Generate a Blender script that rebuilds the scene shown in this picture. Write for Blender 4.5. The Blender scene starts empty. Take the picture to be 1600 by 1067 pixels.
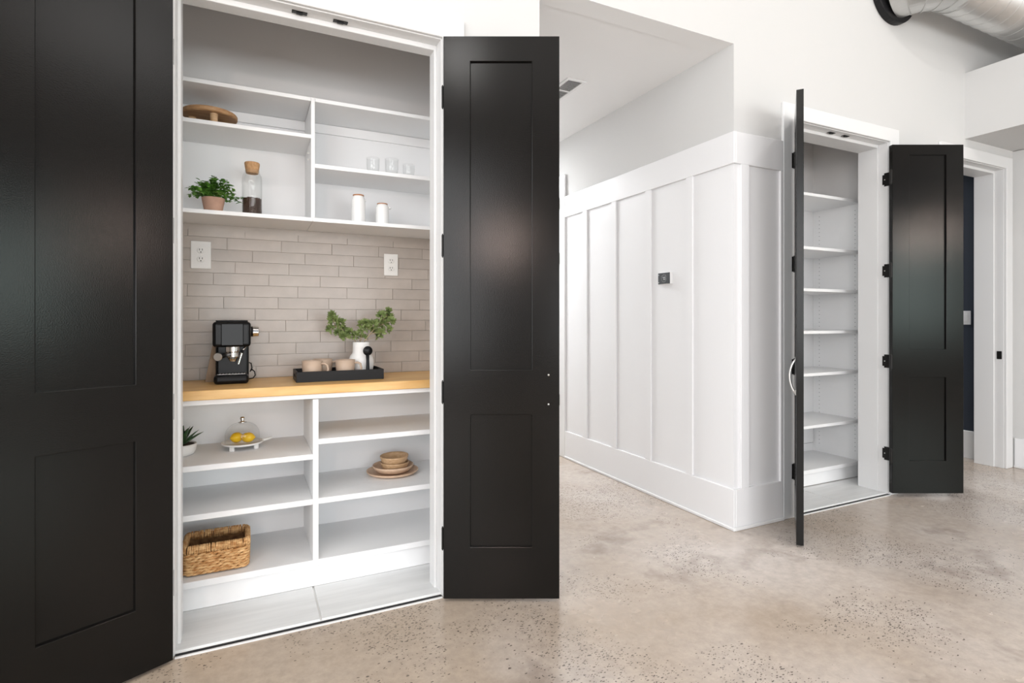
import bpy, bmesh, math, random
from mathutils import Vector, Matrix
random.seed(4)
C = bpy.context.scene.collection
SC = bpy.context.scene
PI = math.pi

# ------------------------------------------------------------------ camera
CAMZ = 1.21
cd = bpy.data.cameras.new('camera'); cam = bpy.data.objects.new('camera', cd); C.objects.link(cam)
cam.location = (0, 0, CAMZ); cam.rotation_euler = (PI/2, 0, -math.asin(0.433))
cd.sensor_width = 36; cd.lens = 860/1600*36; cd.shift_y = -33.5/1600; cd.clip_start = 0.02
SC.camera = cam
# ------------------------------------------------------------------ world, lights, exposure
w = bpy.data.worlds.new('world'); SC.world = w; w.use_nodes = True
wn = w.node_tree.nodes; wl = w.node_tree.links
bg = wn['Background']; sky = wn.new('ShaderNodeTexSky'); sky.sky_type = 'HOSEK_WILKIE'; sky.turbidity = 3
sky.sun_direction = (0.3, -0.4, 0.8)
wl.new(sky.outputs[0], bg.inputs[0]); bg.inputs[1].default_value = 1.0
def area(name, loc, target, sx, sy, power, col=(1, 1, 1), spread=PI):
    l = bpy.data.lights.new(name, 'AREA'); l.shape = 'RECTANGLE'; l.size = sx; l.size_y = sy
    l.energy = power; l.color = col; l.spread = spread
    o = bpy.data.objects.new(name, l); C.objects.link(o); o.location = loc
    o.rotation_euler = (Vector(target)-Vector(loc)).to_track_quat('-Z', 'Y').to_euler()
    return o
area('window_daylight_left', (-3.5, -1.9, 2.1), (2.5, -0.6, 1.1), 6.0, 3.4, 390, (0.965, 0.985, 1.0))
area('window_daylight_street', (5.45, -5.85, 1.9), (3.0, 2.3, 1.2), 1.3, 2.0, 60, (0.82, 1.0, 0.94))
area('ceiling_light_panel', (4.3, -2.5, 4.9), (4.3, -2.5, 0), 2.4, 1.6, 45, (1, 0.99, 0.985))
area('low_front_fill', (1.2, -5.85, 1.45), (1.6, 2.3, 1.15), 4.9, 1.8, 245, (0.97, 0.985, 1.0))  # added soft fill from behind the camera, brightens the low closets
area('track_light_hall', (2.7, -0.2, 4.8), (3.4, 2.3, 1.6), 0.10, 0.10, 16, (1, 0.98, 0.95))
area('track_light_pantry', (-0.9, -0.6, 3.9), (0.4, 2.5, 1.0), 0.12, 0.12, 8, (1, 0.98, 0.95))
area('hall_ceiling_light', (1.9, 5.3, 2.78), (1.9, 5.3, 0), 0.5, 0.5, 80, (0.97, 0.985, 1.0))
area('side_room_light', (5.2, 4.2, 2.7), (5.2, 4.2, 0), 0.8, 0.8, 45, (0.95, 0.98, 1.0))
SC.view_settings.view_transform = 'Standard'; SC.view_settings.look = 'None'
SC.view_settings.gamma = 1.0; SC.view_settings.use_curve_mapping = False
SC.view_settings.exposure = -0.09

# ------------------------------------------------------------------ materials
def mat(name, col, rough=0.5, metal=0.0, bump=0.0, bscale=200, var=0.0, vscale=3, vcol=None, spec=0.5, coat=0.0,
        trans=0.0, ior=1.45, objvar=0.0, stretch=None):
    m = bpy.data.materials.new(name); m.use_nodes = True
    n = m.node_tree.nodes; l = m.node_tree.links; b = n['Principled BSDF']
    b.inputs['Base Color'].default_value = (*col, 1); b.inputs['Roughness'].default_value = rough
    b.inputs['Metallic'].default_value = metal; b.inputs['Specular IOR Level'].default_value = spec
    b.inputs['Coat Weight'].default_value = coat; b.inputs['Transmission Weight'].default_value = trans
    b.inputs['IOR'].default_value = ior
    tc = n.new('ShaderNodeTexCoord'); vec = tc.outputs['Object']
    if stretch:
        mp = n.new('ShaderNodeMapping'); mp.inputs['Scale'].default_value = stretch
        l.new(vec, mp.inputs['Vector']); vec = mp.outputs[0]
    out = None
    if vcol or var:
        nz = n.new('ShaderNodeTexNoise'); nz.inputs['Scale'].default_value = vscale; nz.inputs['Detail'].default_value = 5
        l.new(vec, nz.inputs['Vector'])
        rp = n.new('ShaderNodeValToRGB'); rp.color_ramp.elements[0].position = 0.35; rp.color_ramp.elements[1].position = 0.65
        c2 = vcol or tuple(c*(1-var) for c in col)
        rp.color_ramp.elements[0].color = (*c2, 1); rp.color_ramp.elements[1].color = (*col, 1)
        l.new(nz.outputs['Fac'], rp.inputs[0]); out = rp.outputs[0]
    if objvar:
        oi = n.new('ShaderNodeObjectInfo'); mr = n.new('ShaderNodeMapRange')
        mr.inputs['To Min'].default_value = 1-objvar; mr.inputs['To Max'].default_value = 1+objvar
        l.new(oi.outputs['Random'], mr.inputs['Value'])
        hs = n.new('ShaderNodeHueSaturation'); hs.inputs['Color'].default_value = (*col, 1)
        if out: l.new(out, hs.inputs['Color'])
        l.new(mr.outputs[0], hs.inputs['Value']); out = hs.outputs[0]
    if out: l.new(out, b.inputs['Base Color'])
    if bump:
        nb = n.new('ShaderNodeTexNoise'); nb.inputs['Scale'].default_value = bscale; nb.inputs['Detail'].default_value = 3
        l.new(vec, nb.inputs['Vector'])
        bp = n.new('ShaderNodeBump'); bp.inputs['Strength'].default_value = bump; bp.inputs['Distance'].default_value = 0.002
        l.new(nb.outputs['Fac'], bp.inputs['Height']); l.new(bp.outputs[0], b.inputs['Normal'])
    return m
M = {}
M['wall'] = mat('wall_paint', (0.62, 0.617, 0.61), 0.75, bump=0.05, bscale=250)
M['ceil'] = mat('ceiling_paint', (0.84, 0.84, 0.84), 0.8)
M['trim'] = mat('trim_white', (0.75, 0.75, 0.75), 0.4)
M['panelling'] = mat('panelling_white', (0.79, 0.79, 0.80), 0.4, bump=0.03, bscale=150)
M['pantry_wall'] = mat('pantry_grey_paint', (0.83, 0.815, 0.805), 0.8, bump=0.05, bscale=300)
M['shelf'] = mat('shelf_melamine', (0.88, 0.885, 0.89), 0.45)
M['navy'] = mat('navy_paint', (0.028, 0.036, 0.052), 0.6)
M['black'] = mat('black_door_paint', (0.0055, 0.005, 0.0045), 0.17, bump=0.12, bscale=260, spec=0.26)
M['blackplastic'] = mat('black_plastic', (0.005, 0.005, 0.0055), 0.28, spec=0.22)
M['blackgloss'] = mat('gloss_black', (0.003, 0.003, 0.003), 0.06, spec=0.15)
M['blackmatte'] = mat('matte_black', (0.010, 0.010, 0.011), 0.5, spec=0.3)
M['bronze'] = mat('dark_hinge_metal', (0.02, 0.019, 0.018), 0.4, metal=0.6)
M['chrome'] = mat('chrome', (0.75, 0.74, 0.72), 0.15, metal=1)
M['nickel'] = mat('satin_nickel', (0.86, 0.85, 0.83), 0.4, metal=1)
M['duct'] = mat('galvanised_steel', (0.62, 0.62, 0.61), 0.36, metal=0.9, var=0.06, vscale=6)
M['tile'] = mat('beige_zellige', (0.50, 0.445, 0.40), 0.32, bump=0.35, bscale=26, var=0.12, vscale=9, objvar=0.04)
M['grout'] = mat('beige_grout', (0.52, 0.47, 0.42), 0.9)
M['floortile'] = mat('pale_floor_tile', (0.76, 0.77, 0.77), 0.4, var=0.1, vscale=4, stretch=(0.6, 6, 1))
M['wgrout'] = mat('white_grout', (0.85, 0.85, 0.84), 0.8)
M['butcher'] = mat('butcher_block', (0.80, 0.52, 0.22), 0.38, vcol=(0.68, 0.38, 0.13), vscale=5, stretch=(1.0, 12, 6), bump=0.03, bscale=60)
M['wood'] = mat('light_wood', (0.50, 0.30, 0.15), 0.55, vcol=(0.36, 0.19, 0.085), vscale=14, stretch=(1, 6, 6))
M['wood2'] = mat('pale_turned_wood', (0.66, 0.45, 0.27), 0.5, vcol=(0.53, 0.33, 0.17), vscale=16, stretch=(1.2, 5, 8), objvar=0.05)
M['platewood'] = mat('pale_pink_wood', (0.68, 0.49, 0.35), 0.5, vcol=(0.60, 0.42, 0.29), vscale=16, stretch=(1.2, 5, 8))
M['cork'] = mat('cork', (0.56, 0.34, 0.17), 0.8, vcol=(0.44, 0.24, 0.11), vscale=90, bump=0.3, bscale=200)
M['board'] = mat('brown_board', (0.34, 0.235, 0.155), 0.6, vcol=(0.27, 0.18, 0.11), vscale=14, stretch=(8, 8, 1))
M['terra'] = mat('terracotta', (0.56, 0.34, 0.25), 0.75, var=0.1, vscale=30)
M['soil'] = mat('soil', (0.05, 0.033, 0.022), 0.95, bump=0.6, bscale=120)
M['ceramic'] = mat('white_ceramic', (0.86, 0.86, 0.85), 0.16)
M['ceramicm'] = mat('matte_white_ceramic', (0.84, 0.83, 0.81), 0.5, bump=0.1, bscale=140)
M['taupe'] = mat('taupe_stoneware', (0.50, 0.375, 0.285), 0.45, bump=0.04, bscale=120)
M['leaf'] = mat('herb_leaf', (0.16, 0.36, 0.05), 0.5, vcol=(0.07, 0.19, 0.025), vscale=30)
M['leaf2'] = mat('branch_leaf', (0.27, 0.34, 0.12), 0.6, vcol=(0.14, 0.20, 0.065), vscale=26)
M['aloe'] = mat('aloe_leaf', (0.045, 0.105, 0.035), 0.4, vcol=(0.02, 0.055, 0.02), vscale=40)
M['stem'] = mat('stem_brown', (0.42, 0.33, 0.2), 0.7)
M['lemon'] = mat('lemon_peel', (0.90, 0.58, 0.012), 0.35, bump=0.4, bscale=180, vcol=(0.86, 0.50, 0.01), vscale=8)
M['beans'] = mat('coffee_beans', (0.055, 0.025, 0.013), 0.4, objvar=0.1)
M['straw'] = mat('seagrass', (0.80, 0.52, 0.25), 0.6, vcol=(0.46, 0.21, 0.065), vscale=45, bump=0.4, bscale=90, stretch=(1, 1, 2.5))
M['strawd'] = mat('seagrass_dark', (0.30, 0.165, 0.07), 0.7, vcol=(0.13, 0.06, 0.022), vscale=40, bump=0.5, bscale=90)
M['rimbrown'] = mat('copper_rim', (0.42, 0.20, 0.10), 0.4)
M['traydark'] = mat('dark_tray', (0.10, 0.075, 0.055), 0.5)
M['screen'] = mat('thermostat_screen', (0.05, 0.055, 0.06), 0.15)
M['digit'] = mat('screen_digit', (0.7, 0.72, 0.73), 0.4)
M['vent_dark'] = mat('vent_shadow_grey', (0.13, 0.13, 0.13), 0.7)
M['darkhole'] = mat('slot_dark', (0.03, 0.03, 0.03), 0.6)
M['outlet_cream'] = mat('outlet_white', (0.84, 0.83, 0.80), 0.35)

def glass_mat():
    m = bpy.data.materials.new('clear_glass'); m.use_nodes = True
    n = m.node_tree.nodes; l = m.node_tree.links; n.remove(n['Principled BSDF'])
    out = n['Material Output']; t = n.new('ShaderNodeBsdfTransparent'); g = n.new('ShaderNodeBsdfGlossy')
    t.inputs[0].default_value = (0.985, 0.988, 0.987, 1); g.inputs['Roughness'].default_value = 0.03
    f0 = n.new('ShaderNodeLayerWeight'); f0.inputs['Blend'].default_value = 0.5
    fp_ = n.new('ShaderNodeMath'); fp_.operation = 'POWER'; fp_.inputs[1].default_value = 3.0; l.new(f0.outputs['Facing'], fp_.inputs[0])
    f = n.new('ShaderNodeMath'); f.operation = 'MULTIPLY_ADD'; f.inputs[1].default_value = 0.5; f.inputs[2].default_value = 0.03; l.new(fp_.outputs[0], f.inputs[0])
    mx = n.new('ShaderNodeMixShader'); l.new(f.outputs[0], mx.inputs[0]); l.new(t.outputs[0], mx.inputs[1])
    l.new(g.outputs[0], mx.inputs[2]); l.new(mx.outputs[0], out.inputs[0]); return m
M['glass'] = glass_mat()

def emat(name, col, s):
    m = bpy.data.materials.new(name); m.use_nodes = True; b = m.node_tree.nodes['Principled BSDF']
    b.inputs['Base Color'].default_value = (*col, 1); b.inputs['Emission Color'].default_value = (*col, 1)
    b.inputs['Emission Strength'].default_value = s; return m
M['lampglow'] = emat('lamp_glow', (1.0, 0.76, 0.66), 150)

def concrete():
    m = bpy.data.materials.new('polished_concrete'); m.use_nodes = True
    n = m.node_tree.nodes; l = m.node_tree.links; b = n['Principled BSDF']
    geo = n.new('ShaderNodeNewGeometry'); P = geo.outputs['Position']
    def noise(s, d=4, r=0.5, off=(0, 0, 0), sc=(1, 1, 1)):
        mp = n.new('ShaderNodeMapping'); mp.inputs['Location'].default_value = off; mp.inputs['Scale'].default_value = sc
        l.new(P, mp.inputs['Vector'])
        z = n.new('ShaderNodeTexNoise'); z.inputs['Scale'].default_value = s; z.inputs['Detail'].default_value = d
        z.inputs['Roughness'].default_value = r; l.new(mp.outputs[0], z.inputs['Vector']); return z.outputs['Fac']
    def ramp(src, p0, p1, c0, c1):
        r = n.new('ShaderNodeValToRGB'); r.color_ramp.elements[0].position = p0; r.color_ramp.elements[1].position = p1
        r.color_ramp.elements[0].color = (*c0, 1); r.color_ramp.elements[1].color = (*c1, 1); l.new(src, r.inputs[0]); return r.outputs[0]
    def mix(f, a, c, mode='MIX'):
        x = n.new('ShaderNodeMix'); x.data_type = 'RGBA'; x.blend_type = mode
        if isinstance(f, float): x.inputs[0].default_value = f
        else: l.new(f, x.inputs[0])
        for s, v in ((6, a), (7, c)):
            if isinstance(v, tuple): x.inputs[s].default_value = (*v, 1)
            else: l.new(v, x.inputs[s])
        return x.outputs[2]
    def math_(op, a, c=0.0):
        x = n.new('ShaderNodeMath'); x.operation = op
        for i, v in ((0, a), (1, c)):
            if isinstance(v, (int, float)): x.inputs[i].default_value = v
            else: l.new(v, x.inputs[i])
        return x.outputs[0]
    base = ramp(noise(0.9, 5, 0.5, (3, 1, 0)), 0.32, 0.68, (0.43, 0.345, 0.27), (0.62, 0.56, 0.52))
    # warm tan patch by the pantry: the slab is yellower there
    sep = n.new('ShaderNodeSeparateXYZ'); l.new(P, sep.inputs[0])
    xx = math_('ADD', sep.outputs[0], math_('MULTIPLY', math_('SUBTRACT', noise(1.3, 3, 0.5, (9, 2, 0)), 0.5), 0.9))
    warm = ramp(xx, 0.70, 1.25, (1, 1, 1), (0, 0, 0))
    base = mix(warm, base, mix(0.55, base, (0.44, 0.34, 0.24)))
    dark = ramp(noise(1.9, 5, 0.6, (7.3, 4.1, 0)), 0.56, 0.72, (0, 0, 0), (1, 1, 1))
    base = mix(math_('MULTIPLY', dark, 0.9), base, (0.25, 0.195, 0.16))
    fine = ramp(noise(22, 5, 0.75), 0.3, 0.7, (0.84, 0.84, 0.84), (1.09, 1.09, 1.09))
    base = mix(1.0, base, fine, 'MULTIPLY')
    # aggregate chips where the grinder cut deepest
    mask = ramp(noise(1.55, 4, 0.6, (1.7, 8.8, 0)), 0.47, 0.60, (0, 0, 0), (1, 1, 1))
    chips = None
    for sc, th, rot, off in ((62, 0.28, 0.6, (0, 0, 0)), (95, 0.30, -0.9, (5, 3, 0)), (34, 0.17, 1.4, (2, 7, 0))):
        mp = n.new('ShaderNodeMapping'); mp.inputs['Rotation'].default_value = (0, 0, rot); mp.inputs['Scale'].default_value = (1, 1.9, 0.0)
        mp.inputs['Location'].default_value = off
        l.new(P, mp.inputs['Vector'])
        nz = n.new('ShaderNodeTexNoise'); nz.inputs['Scale'].default_value = 30; l.new(mp.outputs[0], nz.inputs['Vector'])
        va = n.new('ShaderNodeVectorMath'); va.operation = 'SCALE'; va.inputs['Scale'].default_value = 0.02; l.new(nz.outputs['Color'], va.inputs[0])
        vb = n.new('ShaderNodeVectorMath'); l.new(mp.outputs[0], vb.inputs[0]); l.new(va.outputs[0], vb.inputs[1])
        vo = n.new('ShaderNodeTexVoronoi'); vo.inputs['Scale'].default_value = sc; l.new(vb.outputs[0], vo.inputs['Vector'])
        sp = n.new('ShaderNodeSeparateColor'); l.new(vo.outputs['Color'], sp.inputs[0])
        keep = math_('LESS_THAN', sp.outputs[0], math_('MULTIPLY', mask, 0.8))
        inside = math_('LESS_THAN', vo.outputs['Distance'], math_('MULTIPLY', sp.outputs[1], th*1.35))
        c = math_('MULTIPLY', keep, inside)
        chips = c if chips is None else math_('MAXIMUM', chips, c)
    base = mix(math_('MULTIPLY', chips, 0.85), base, (0.075, 0.062, 0.052))
    l.new(base, b.inputs['Base Color'])
    rr = n.new('ShaderNodeMapRange'); rr.inputs['To Min'].default_value = 0.16; rr.inputs['To Max'].default_value = 0.34
    l.new(noise(2.4, 4), rr.inputs['Value']); l.new(rr.outputs[0], b.inputs['Roughness'])
    bp = n.new('ShaderNodeBump'); bp.inputs['Strength'].default_value = 0.05; bp.inputs['Distance'].default_value = 0.002
    l.new(noise(35, 3), bp.inputs['Height']); l.new(bp.outputs[0], b.inputs['Normal'])
    b.inputs['Specular IOR Level'].default_value = 0.5
    return m
M['concrete'] = concrete()

# ------------------------------------------------------------------ helpers
def box(bm, x0, x1, y0, y1, z0, z1):
    r = bmesh.ops.create_cube(bm, size=1)
    for v in r['verts']:
        v.co = Vector((x0+(v.co.x+.5)*(x1-x0), y0+(v.co.y+.5)*(y1-y0), z0+(v.co.z+.5)*(z1-z0)))
    return r['verts']
def NB(): return bmesh.new()
def B(*a):
    bm = NB(); box(bm, *a); return bm
def obj(name, bm, m, parent=None, bevel=0.0, seg=2, smooth=False, world=False, label=None, kind=None):
    """link a bmesh as one object; world=True: vertices are world coordinates and get shifted to the root"""
    if world and parent is not None:
        rt = parent
        off = Vector(rt.location)
        while rt.parent: rt = rt.parent; off += Vector(rt.location)
        bmesh.ops.translate(bm, verts=bm.verts, vec=-off)
    bmesh.ops.recalc_face_normals(bm, faces=bm.faces)
    me = bpy.data.meshes.new(name); bm.to_mesh(me); bm.free()
    if smooth:
        for p in me.polygons: p.use_smooth = True
    me.materials.append(M[m] if isinstance(m, str) else m)
    o = bpy.data.objects.new(name, me); C.objects.link(o)
    if parent is not None: o.parent = parent
    if bevel:
        b = o.modifiers.new('bevel', 'BEVEL'); b.width = bevel; b.segments = seg; b.limit_method = 'ANGLE'
        b.angle_limit = math.radians(35); b.harden_normals = False
    if label: o['label'] = label
    if kind: o['kind'] = kind
    return o
def tag(o, label, cat, group=None):
    o['label'] = label; o['category'] = cat
    if group: o['group'] = group
    return o
def thing(name, label, cat, loc=(0, 0, 0), rz=0, group=None):
    o = bpy.data.objects.new(name, None); C.objects.link(o); o.empty_display_size = .05
    o.location = loc; o.rotation_euler = (0, 0, rz); return tag(o, label, cat, group)
def struct(name, bm, m, label=None, bevel=0.0, seg=1):
    o = obj(name, bm, m, bevel=bevel, seg=seg); o['kind'] = 'structure'
    if label: o['label'] = label
    return o
def struct_empty(name, loc, rz=0, label=None):
    o = bpy.data.objects.new(name, None); C.objects.link(o); o.location = loc; o.rotation_euler = (0, 0, rz)
    o['kind'] = 'structure'
    if label: o['label'] = label
    return o
def grid(xs, zs, y0, y1, hole):
    """slab in the XZ plane, cells where hole(xm, zm) is true are left out"""
    bm = NB(); V = {}
    def v(i, y, k):
        if (i, y, k) not in V: V[i, y, k] = bm.verts.new((xs[i], (y0, y1)[y], zs[k]))
        return V[i, y, k]
    def solid(i, k):
        if i < 0 or k < 0 or i >= len(xs)-1 or k >= len(zs)-1: return False
        return not hole((xs[i]+xs[i+1])/2, (zs[k]+zs[k+1])/2)
    for i in range(len(xs)-1):
        for k in range(len(zs)-1):
            if not solid(i, k): continue
            for y in (0, 1): bm.faces.new([v(i, y, k), v(i+1, y, k), v(i+1, y, k+1), v(i, y, k+1)])
            if not solid(i-1, k): bm.faces.new([v(i, 0, k), v(i, 1, k), v(i, 1, k+1), v(i, 0, k+1)])
            if not solid(i+1, k): bm.faces.new([v(i+1, 0, k), v(i+1, 1, k), v(i+1, 1, k+1), v(i+1, 0, k+1)])
            if not solid(i, k-1): bm.faces.new([v(i, 0, k), v(i, 1, k), v(i+1, 1, k), v(i+1, 0, k)])
            if not solid(i, k+1): bm.faces.new([v(i, 0, k+1), v(i, 1, k+1), v(i+1, 1, k+1), v(i+1, 0, k+1)])
    return bm
def lathe(prof, seg=32, c=(0, 0, 0), bm=None):
    bm = bm or NB(); rings = []
    for r, z in prof:
        if r < 1e-6: rings.append([bm.verts.new((c[0], c[1], c[2]+z))])
        else: rings.append([bm.verts.new((c[0]+r*math.cos(2*PI*i/seg), c[1]+r*math.sin(2*PI*i/seg), c[2]+z)) for i in range(seg)])
    for a, b in zip(rings, rings[1:]):
        for i in range(seg):
            j = (i+1) % seg
            if len(a) == 1 and len(b) == 1: continue
            if len(a) == 1: bm.faces.new([a[0], b[i], b[j]])
            elif len(b) == 1: bm.faces.new([a[i], a[j], b[0]])
            else: bm.faces.new([a[i], a[j], b[j], b[i]])
    return bm
def tube(bm, pts, r, seg=8, cap=True):
    pts = [Vector(p) for p in pts]; rs = r if isinstance(r, (list, tuple)) else [r]*len(pts)
    t0 = (pts[1]-pts[0]).normalized(); up = Vector((0, 0, 1)) if abs(t0.z) < .9 else Vector((1, 0, 0))
    nrm = t0.cross(up).normalized(); rings = []
    for i, p in enumerate(pts):
        t = ((pts[min(i+1, len(pts)-1)]-pts[max(i-1, 0)])).normalized()
        nrm = (nrm-t*nrm.dot(t)).normalized(); bn = t.cross(nrm)
        rings.append([bm.verts.new(p+(nrm*math.cos(2*PI*k/seg)+bn*math.sin(2*PI*k/seg))*rs[i]) for k in range(seg)])
    for a, b in zip(rings, rings[1:]):
        for k in range(seg): bm.faces.new([a[k], a[(k+1) % seg], b[(k+1) % seg], b[k]])
    if cap: bm.faces.new(rings[0]); bm.faces.new(rings[-1])
    return bm
def xf(bm, mtx):
    bmesh.ops.transform(bm, matrix=mtx, verts=bm.verts); return bm
def dup(root, loc, rz, label, group=None):
    r = root.copy(); C.objects.link(r); r.location = loc; r.rotation_euler = (0, 0, rz); r['label'] = label
    if group: r['group'] = group
    for ch in list(root.children):
        c = ch.copy(); C.objects.link(c); c.parent = r
        for g in ch.children:
            d = g.copy(); C.objects.link(d); d.parent = c
    return r
def ray(px): return (.433+.9015*(px-800)/860, .9015-.433*(px-800)/860)   # horizontal direction of a photo column, per metre of depth
def onY(px, Y): a, b = ray(px); return Y/b*a
def onX(px, X): a, b = ray(px); return X/a*b
def P(px, py, Y):
    a, b = ray(px); d = Y/b; return Vector((d*a, Y, CAMZ+(500-py)/860*d))

YW = 2.31            # face of the long wall with the closets
# ------------------------------------------------------------------ shell
struct('floor', B(-3.6, 7.6, -6.1, 8, -0.1, 0), 'concrete', 'polished warm grey concrete floor with dark aggregate chips')
struct('ceiling', B(-3.6, 7.6, -6.1, YW+.13, 5.0, 5.1), 'ceil')
PX0, PX1, PT = -.235, .765, 2.44          # pantry opening
CX0, CX1 = 3.03, 3.998                     # closet opening
DX0, DX1 = 4.72, 5.56                     # far doorway
HX0, HX1, HZ = 1.255, 2.53, 2.81          # hallway
def wall_hole(x, z):
    if PX0-.02 < x < PX1+.02 and z < PT+.02: return True
    if CX0-.02 < x < CX1+.02 and z < PT+.02: return True
    if DX0-.02 < x < DX1+.02 and z < PT+.02: return True
    return HX0 < x < HX1 and z < HZ
struct('wall_back', grid([-3.6, PX0-.02, PX1+.02, HX0, HX1, CX0-.02, CX1+.02, DX0-.02, DX1+.02, 7.6],
                         [0, PT+.02, HZ, 5.0], YW, YW+.13, wall_hole), 'wall',
       'tall off-white wall holding both closets and the hallway opening')
struct('wall_left', xf(grid([-6.1, -4.9, -2.2, -1.6, 1.1, YW], [0, .5, 4.0, 5.0], -3.7, -3.6,
       lambda x, z: .5 < z < 4.0 and (-4.9 < x < -2.2 or -1.6 < x < 1.1)), Matrix(((0, 1, 0, 0), (1, 0, 0, 0), (0, 0, 1, 0), (0, 0, 0, 1)))), 'wall')
struct('wall_right', B(5.70, 5.8, -1.2, YW, 0, 2.6), 'wall', 'short light wall under the soffit at the right')
struct('wall_right_upper', B(7.6, 7.7, -6.1, YW+.13, 0, 5.0), 'wall')
bmk = B(4.98, 7.6, -1.2, YW, 2.605, 3.11)
struct('ceiling_soffit', bmk, 'wall', 'boxed white bulkhead with open ledge on top below the round duct')
# street side wall behind the camera with two tall windows
wins = [(-1.3, 3.7), (4.5, 6.4)]  # first, wide window is added to house the low fill light
struct('wall_front', grid([-3.6, -1.3, 3.7, 4.5, 6.4, 7.6], [0, .5, 4.0, 5.0], -6.1, -5.95,
       lambda x, z: .5 < z < 4.0 and any(a < x < b for a, b in wins)), 'wall')
for i, (a, b) in enumerate(wins):
    o = struct('window_%d' % (i+1), grid([a, a+.06, (a+b)/2-.03, (a+b)/2+.03, b-.06, b], [.5, .56, 2.22, 2.28, 3.94, 4.0], -6.06, -6.0,
        lambda x, z, a=a, b=b: (a+.06 < x < (a+b)/2-.03 or (a+b)/2+.03 < x < b-.06) and (.56 < z < 2.22 or 2.28 < z < 3.94)), 'blackmatte')
for i, (a, b) in enumerate([(-4.9, -2.2), (-1.6, 1.1)]):
    struct('window_%d' % (i+3), xf(grid([a, a+.06, (a+b)/2-.03, (a+b)/2+.03, b-.06, b], [.5, .56, 2.22, 2.28, 3.94, 4.0], -3.68, -3.62,
        lambda x, z, a=a, b=b: (a+.06 < x < (a+b)/2-.03 or (a+b)/2+.03 < x < b-.06) and (.56 < z < 2.22 or 2.28 < z < 3.94)), Matrix(((0, 1, 0, 0), (1, 0, 0, 0), (0, 0, 1, 0), (0, 0, 0, 1)))), 'blackmatte')
# pantry shell
IX0, IX1, IYB = -.47, 1.0, 3.06
struct('wall_pantry_left', B(IX0-.1, IX0, YW+.13, IYB+.1, 0, 3.1), 'pantry_wall')
struct('wall_pantry_right', B(IX1, IX1+.1, YW+.13, IYB+.1, 0, 3.1), 'pantry_wall')
wpb = struct('wall_pantry_back', B(IX0, IX1, IYB, IYB+.1, 0, 3.1), 'pantry_wall', 'grey painted back wall of the pantry with beige tile backsplash')
struct('ceiling_pantry', B(IX0, IX1, YW+.13, IYB, 3.02, 3.1), 'pantry_wall')
fp = struct('floor_pantry', B(IX0, IX1, YW+.004, IYB, 0, .006), 'wgrout', 'pale floor inside the pantry with one light joint')
obj('tile', B(IX0, .262, YW+.012, 2.62, .006, .012), 'floortile', fp, bevel=.001, seg=1)
obj('tile', B(.270, IX1, YW+.012, 2.62, .006, .012), 'floortile', fp, bevel=.001, seg=1)
# closet shell
KX0, KX1, KYB = 2.79, 4.25, 3.05
struct('wall_closet_left', B(KX0-.1, KX0, YW+.13, KYB+.1, 0, 3.1), 'pantry_wall')
struct('wall_closet_right', B(KX1, KX1+.1, YW+.13, KYB+.1, 0, 3.1), 'pantry_wall')
struct('wall_closet_back', B(KX0, KX1, KYB, KYB+.1, 0, 3.1), 'pantry_wall')
struct('ceiling_closet', B(KX0, KX1, YW+.13, KYB, 3.02, 3.1), 'pantry_wall')
fc = struct('floor_closet', B(KX0, KX1, YW+.004, KYB, 0, .006), 'wgrout', 'pale floor inside the tall narrow closet')
obj('tile', B(KX0, 3.52, YW+.012, 2.64, .006, .012), 'floortile', fc, bevel=.001, seg=1)
obj('tile', B(3.528, KX1, YW+.012, 2.64, .006, .012), 'floortile', fc, bevel=.001, seg=1)
# hallway shell
struct('ceiling_hall', (lambda b: (box(b, HX0-.1, HX1+.1, YW+.13, 7.2, HZ, HZ+.1), box(b, HX0, HX1, YW+.001, YW+.13, HZ-.003, HZ), b)[2])(NB()), 'ceil', 'white dropped ceiling of the hallway')
struct('wall_hall_left', B(HX0-.1, HX0, YW+.13, 7.2, 0, HZ), 'wall')
struct('wall_hall_right', B(HX1, HX1+.12, YW+.13, 4.27, 0, HZ), 'wall', 'hallway wall above and behind the white batten panelling')
struct('wall_hall_right_far', B(HX1, HX1+.12, 5.05, 7.2, 0, HZ), 'wall')
struct('wall_hall_right_header', B(HX1, HX1+.12, 4.27, 5.05, 2.44, HZ), 'wall')
struct('wall_hall_end', B(HX0-.1, HX1+.1, 7.2, 7.3, 0, HZ), 'wall')
# side room beyond the far doorway
struct('wall_side_room', B(5.70, 5.8, YW+.13, 6.2, 0, 2.8), 'navy', 'navy blue wall seen through the far doorway')
struct('wall_side_room_back', B(4.3, 5.8, 6.2, 6.3, 0, 2.8), 'navy')
struct('wall_side_room_left', B(4.36, 4.46, YW+.13, 6.2, 0, 2.8), 'navy')
struct('ceiling_side_room', B(4.3, 5.8, YW+.13, 6.3, 2.8, 2.9), 'ceil')
struct('baseboard_side_room', B(5.682, 5.70, YW+.13, 6.2, 0, .24), 'trim', bevel=.003)

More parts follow.
